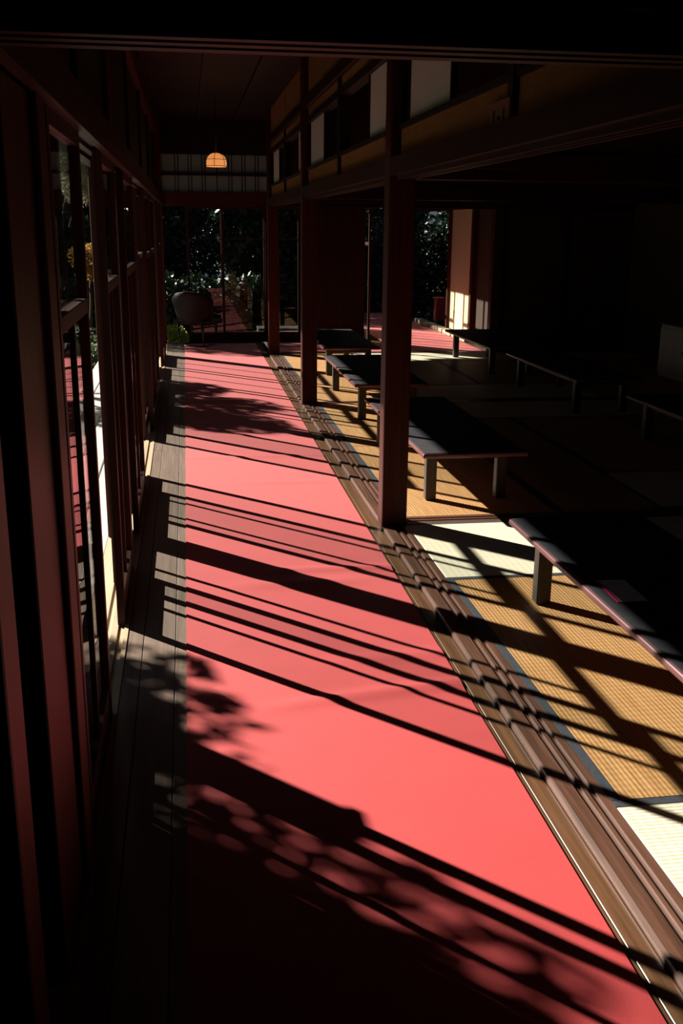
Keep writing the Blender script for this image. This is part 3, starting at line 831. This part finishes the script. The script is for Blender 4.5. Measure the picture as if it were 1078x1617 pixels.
# ------------------------------------------------------------------ garden side: deck, ground, plants
GZ = -0.45
gs = 40
tag(mesh('ground', [(-gs, -gs, GZ), (gs, -gs, GZ), (gs, gs, GZ), (-gs, gs, GZ), (-gs, -gs, GZ - .1), (gs, -gs, GZ - .1), (gs, gs, GZ - .1), (-gs, gs, GZ - .1)],
         [tuple(reversed(q)) for q in BOXF], 'soil'), 'mossy garden ground', kind='structure')
dk = empty('deck', (-0.75, 6, -0.05), 'sunlit weathered plank deck outside the glass doors', 'deck')
for k in range(4):
    xr = -0.437 - k * 0.157
    box('deck_plank', xr - 0.150, xr - 0.004, YB, 13.9, -0.085, -0.05, 'deck', dk, bev=0.003)
for k in range(9):
    yj = -1.2 + k * 1.85
    box('joist', -1.05, -0.43, yj, yj + 0.07, -0.16, -0.085, 'darkx', dk)
    box('deck_post', -1.03, -0.96, yj, yj + 0.07, GZ, -0.16, 'darkz', dk)

def leaves(name, blobs, n, size, mat, parent, seed=1, needle=False):
    rng = np.random.default_rng(seed)
    wts = np.array([b[3] * b[4] * b[5] for b in blobs]); wts = wts / wts.sum()
    idx = rng.choice(len(blobs), n, p=wts)
    B = np.array(blobs, float)[idx]
    d = rng.normal(size=(n, 3)); d /= np.linalg.norm(d, axis=1)[:, None]
    r = rng.random(n) ** 0.45
    c = B[:, :3] + d * r[:, None] * B[:, 3:6]
    a = rng.normal(size=(n, 3)); a /= np.linalg.norm(a, axis=1)[:, None]
    b = np.cross(a, rng.normal(size=(n, 3))); b /= np.linalg.norm(b, axis=1)[:, None]
    s = size * (0.6 + 0.8 * rng.random(n))[:, None]
    wdt = 0.12 if needle else 0.5
    v = np.stack([c - a * s, c + b * s * wdt, c + a * s, c - b * s * wdt], 1).reshape(-1, 3)
    org = np.array(ORG[parent.name])
    me = bpy.data.meshes.new(name)
    me.vertices.add(4 * n); me.loops.add(4 * n); me.polygons.add(n)
    me.vertices.foreach_set('co', (v - org).astype(np.float32).ravel())
    me.loops.foreach_set('vertex_index', np.arange(4 * n, dtype=np.int32))
    me.polygons.foreach_set('loop_start', np.arange(0, 4 * n, 4, dtype=np.int32))
    me.polygons.foreach_set('loop_total', np.full(n, 4, np.int32))
    me.update()
    o = _link(name, me, mat, tuple(org), parent)
    o['kind'] = 'stuff'
    return o

def tree(name, base, blobs, n, size, mat, label, cat='tree', trunk=0.09, seed=1, needle=False, group=None):
    t = empty(name, base, label, cat, group)
    bx, by, bz = base
    if trunk > 0:
        top = blobs[0]
        tube('trunk', [(bx, by, bz), (bx + 0.05, by + 0.03, (bz + top[2]) / 2), (top[0], top[1], top[2])], [trunk, trunk * 0.75, trunk * 0.35], 'bark', t, 8)
        for b in blobs[1:6]:
            tube('branch', [(bx * 0.4 + top[0] * 0.6, by * 0.4 + top[1] * 0.6, bz * 0.4 + top[2] * 0.6), (b[0], b[1], b[2])], [trunk * 0.4, trunk * 0.15], 'bark', t, 6)
    leaves('foliage', blobs, n, size, mat, t, seed, needle)
    return t

# shade tree whose crown dapples the near end of the carpet
tree('garden_tree', (-3.1, 5.0, GZ), [(-3.0, 5.45, 2.12, .36, .50, .30), (-3.0, 6.05, 2.12, .30, .36, .28), (-3.0, 5.25, 2.55, .34, .40, .34), (-3.05, 4.6, 2.7, .45, .45, .6),
     (-3.0, 5.60, 1.75, .4, .7, .45), (-3.1, 4.2, 2.2, .5, .5, .6)], 8500, 0.042, 'leaf', 'evergreen tree beside the deck whose shade dapples the near carpet', seed=3)
tree('garden_tree', (-3.3, 12.2, GZ), [(-3.1, 11.45, 2.6, .4, .40, .36), (-3.2, 12.35, 2.7, .4, .32, .3), (-3.2, 11.3, 2.15, .4, .5, .3), (-3.3, 13.0, 2.45, .4, .4, .3)],
     4500, 0.05, 'leaf', 'evergreen tree farther along the deck shading the middle of the carpet', seed=4)
tree('garden_tree', (-4.6, 17.6, GZ), [(-4.5, 17.3, 1.5, .6, .7, .5), (-4.7, 18.0, 1.9, .6, .6, .5), (-4.3, 17.0, 0.9, .5, .5, .4)], 2600, 0.06, 'leaf',
     'evergreen tree near the far corner of the corridor', seed=5)
tree('pine_tree', (-2.3, 19.0, GZ), [(-1.75, 18.5, 2.7, .55, .8, .5), (-1.7, 18.2, 2.15, .35, .5, .35), (-2.0, 19.2, 3.3, .7, .7, .5), (-1.6, 18.6, 3.0, .4, .6, .4)],
     14000, 0.075, 'leaf_pine', 'pale needled pine seen through the gap between the glass doors', seed=6, needle=True)
tree('autumn_shrub', (-1.62, 17.4, GZ), [(-1.55, 17.2, 1.0, .34, .4, .22), (-1.5, 17.3, 0.85, .25, .35, .25)], 1500, 0.04, 'leaf_yellow',
     'yellow leaved shrub seen through the gap between the glass doors', 'shrub', 0.03, seed=7)
tree('garden_shrub', (-2.0, 19.9, GZ), [(-1.9, 19.9, 0.55, .55, .45, .7), (-1.85, 19.8, 0.0, .5, .4, .42), (-2.2, 20.0, 1.35, .5, .4, .5)], 6000, 0.06, 'leaf_dark',
     'dark shrub behind the yellow leaved one seen through the gap', 'shrub', 0.04, seed=11)
tree('garden_shrub', (-1.45, 13.2, GZ), [(-1.40, 13.0, -0.12, .28, .45, .28), (-1.42, 13.6, -0.05, .28, .4, .3)], 1800, 0.03, 'leaf',
     'green shrub low beside the deck seen through the gap', 'shrub', 0.02, seed=8)
tree('garden_shrub', (-0.25, 16.2, GZ), [(-0.22, 16.2, -0.17, .22, .25, .18), (-0.12, 16.1, -0.24, .18, .2, .14)], 1500, 0.03, 'leaf_lime',
     'bright lime green shrub outside the far left corner of the carpet', 'shrub', 0.02, seed=9)
labs = ['dark evergreen tree behind the chair at the end of the corridor', 'dark evergreen tree behind the end glass doors', 'dark evergreen tree right of the end glass doors',
        'dark evergreen tree beyond the far wing', 'dark evergreen tree at the far left corner of the garden', 'tall dark evergreen tree at the left of the garden', 'dark evergreen tree standing behind the pine']
for k, (x, y, s) in enumerate(((-0.45, 22.2, 1.0), (1.95, 20.5, 1.1), (4.4, 22.4, 1.1), (7.0, 22.0, 1.1), (-3.4, 23.2, 1.15), (-6.5, 20.5, 1.2), (-2.6, 25.9, 1.15))):
    tree('evergreen_tree', (x, y, GZ), [(x, y, 2.6 * s, 1.15, 1.0, 1.6 * s), (x + .3, y - .3, 0.9, .9, .8, 1.35), (x - .3, y - .2, 0.7, .9, .8, 1.15), (x + .1, y, 4.4 * s, 1.0, .9, 1.0)],
         16000, 0.07, 'leaf_dark', labs[k], seed=20 + k, trunk=0.16, group='evergreens around the garden')
labs2 = ['tall dark cedar in the row behind the garden, farthest left', 'tall dark cedar behind the garden, second from the left', 'tall dark cedar behind the garden, third from the left',
         'tall dark cedar behind the garden, third from the right', 'tall dark cedar behind the garden, second from the right', 'tall dark cedar behind the garden, farthest right']
for k in range(6):
    x = -8.6 + k * 3.45; y = 29.6
    tree('cedar_tree', (x, y, GZ), [(x, y, 3.2, 1.45, 1.2, 2.6), (x - .6, y, 1.2, .95, 1.0, 1.6), (x + .6, y, 1.2, .95, 1.0, 1.6), (x, y, 6.0, 1.3, 1.0, 1.8), (x, y, 4.4, 1.5, 1.2, 1.6)],
         16000, 0.11, 'leaf_dark', labs2[k], seed=70 + k, trunk=0.2, group='cedars behind the garden')
hl = ['clipped dark hedge outside the end glass doors', 'clipped dark hedge outside beyond the far wing', 'clipped dark hedge along the left of the garden']
for k, (xa, xb, ya, yb, zt) in enumerate(((-0.5, 2.2, 16.9, 17.7, 0.75), (3.4, 8.4, 19.0, 19.6, 1.7), (-5.2, -4.4, 3.0, 15.0, 0.9))):
    t = empty('hedge', ((xa + xb) / 2, (ya + yb) / 2, GZ), hl[k], 'hedge')
    bl = []
    L = max(xb - xa, yb - ya); m = int(L / 0.5) + 1
    for i in range(m):
        u = (i + 0.5) / m
        cx_ = xa + (xb - xa) * u if xb - xa > yb - ya else (xa + xb) / 2
        cy_ = ya + (yb - ya) * u if yb - ya > xb - xa else (ya + yb) / 2
        bl.append((cx_, cy_, (GZ + zt) / 2, 0.42, 0.42, (zt - GZ) / 2))
    leaves('foliage', bl, 9000 if k != 1 else 22000, 0.055, 'leaf_dark', t, 50 + k)
    for i in range(0, m, 2):
        tube('stem', [(bl[i][0], bl[i][1], GZ), (bl[i][0], bl[i][1], bl[i][2])], 0.03, 'bark', t, 6)
rl = empty('bamboo_rail', (-1.3, 14.3, GZ), 'pale grey bamboo rail low in the garden beyond the deck', 'rail')
tube('rail', [(-3.0, 14.3, 0.115), (-1.10, 14.3, 0.115)], 0.02, 'bamboo', rl, 8)
for x in (-2.9, -2.0, -1.12):
    tube('rail_post', [(x, 14.33, GZ), (x, 14.33, 0.16)], 0.025, 'bark', rl, 8)
gp = empty('shadow_post', (-0.95, 3.72, GZ), 'unseen short post added beside the deck to cast the step in the carpet shadow', 'post')  # post invented to cast the stepped shadow beside the door stile
box('shaft', -1.20, -1.10, 3.79, 3.89, GZ, 1.16, 'postz', gp, bev=0.005)
box('cap', -1.21, -1.09, 3.78, 3.90, 1.16, 1.19, 'postz', gp, bev=0.004)
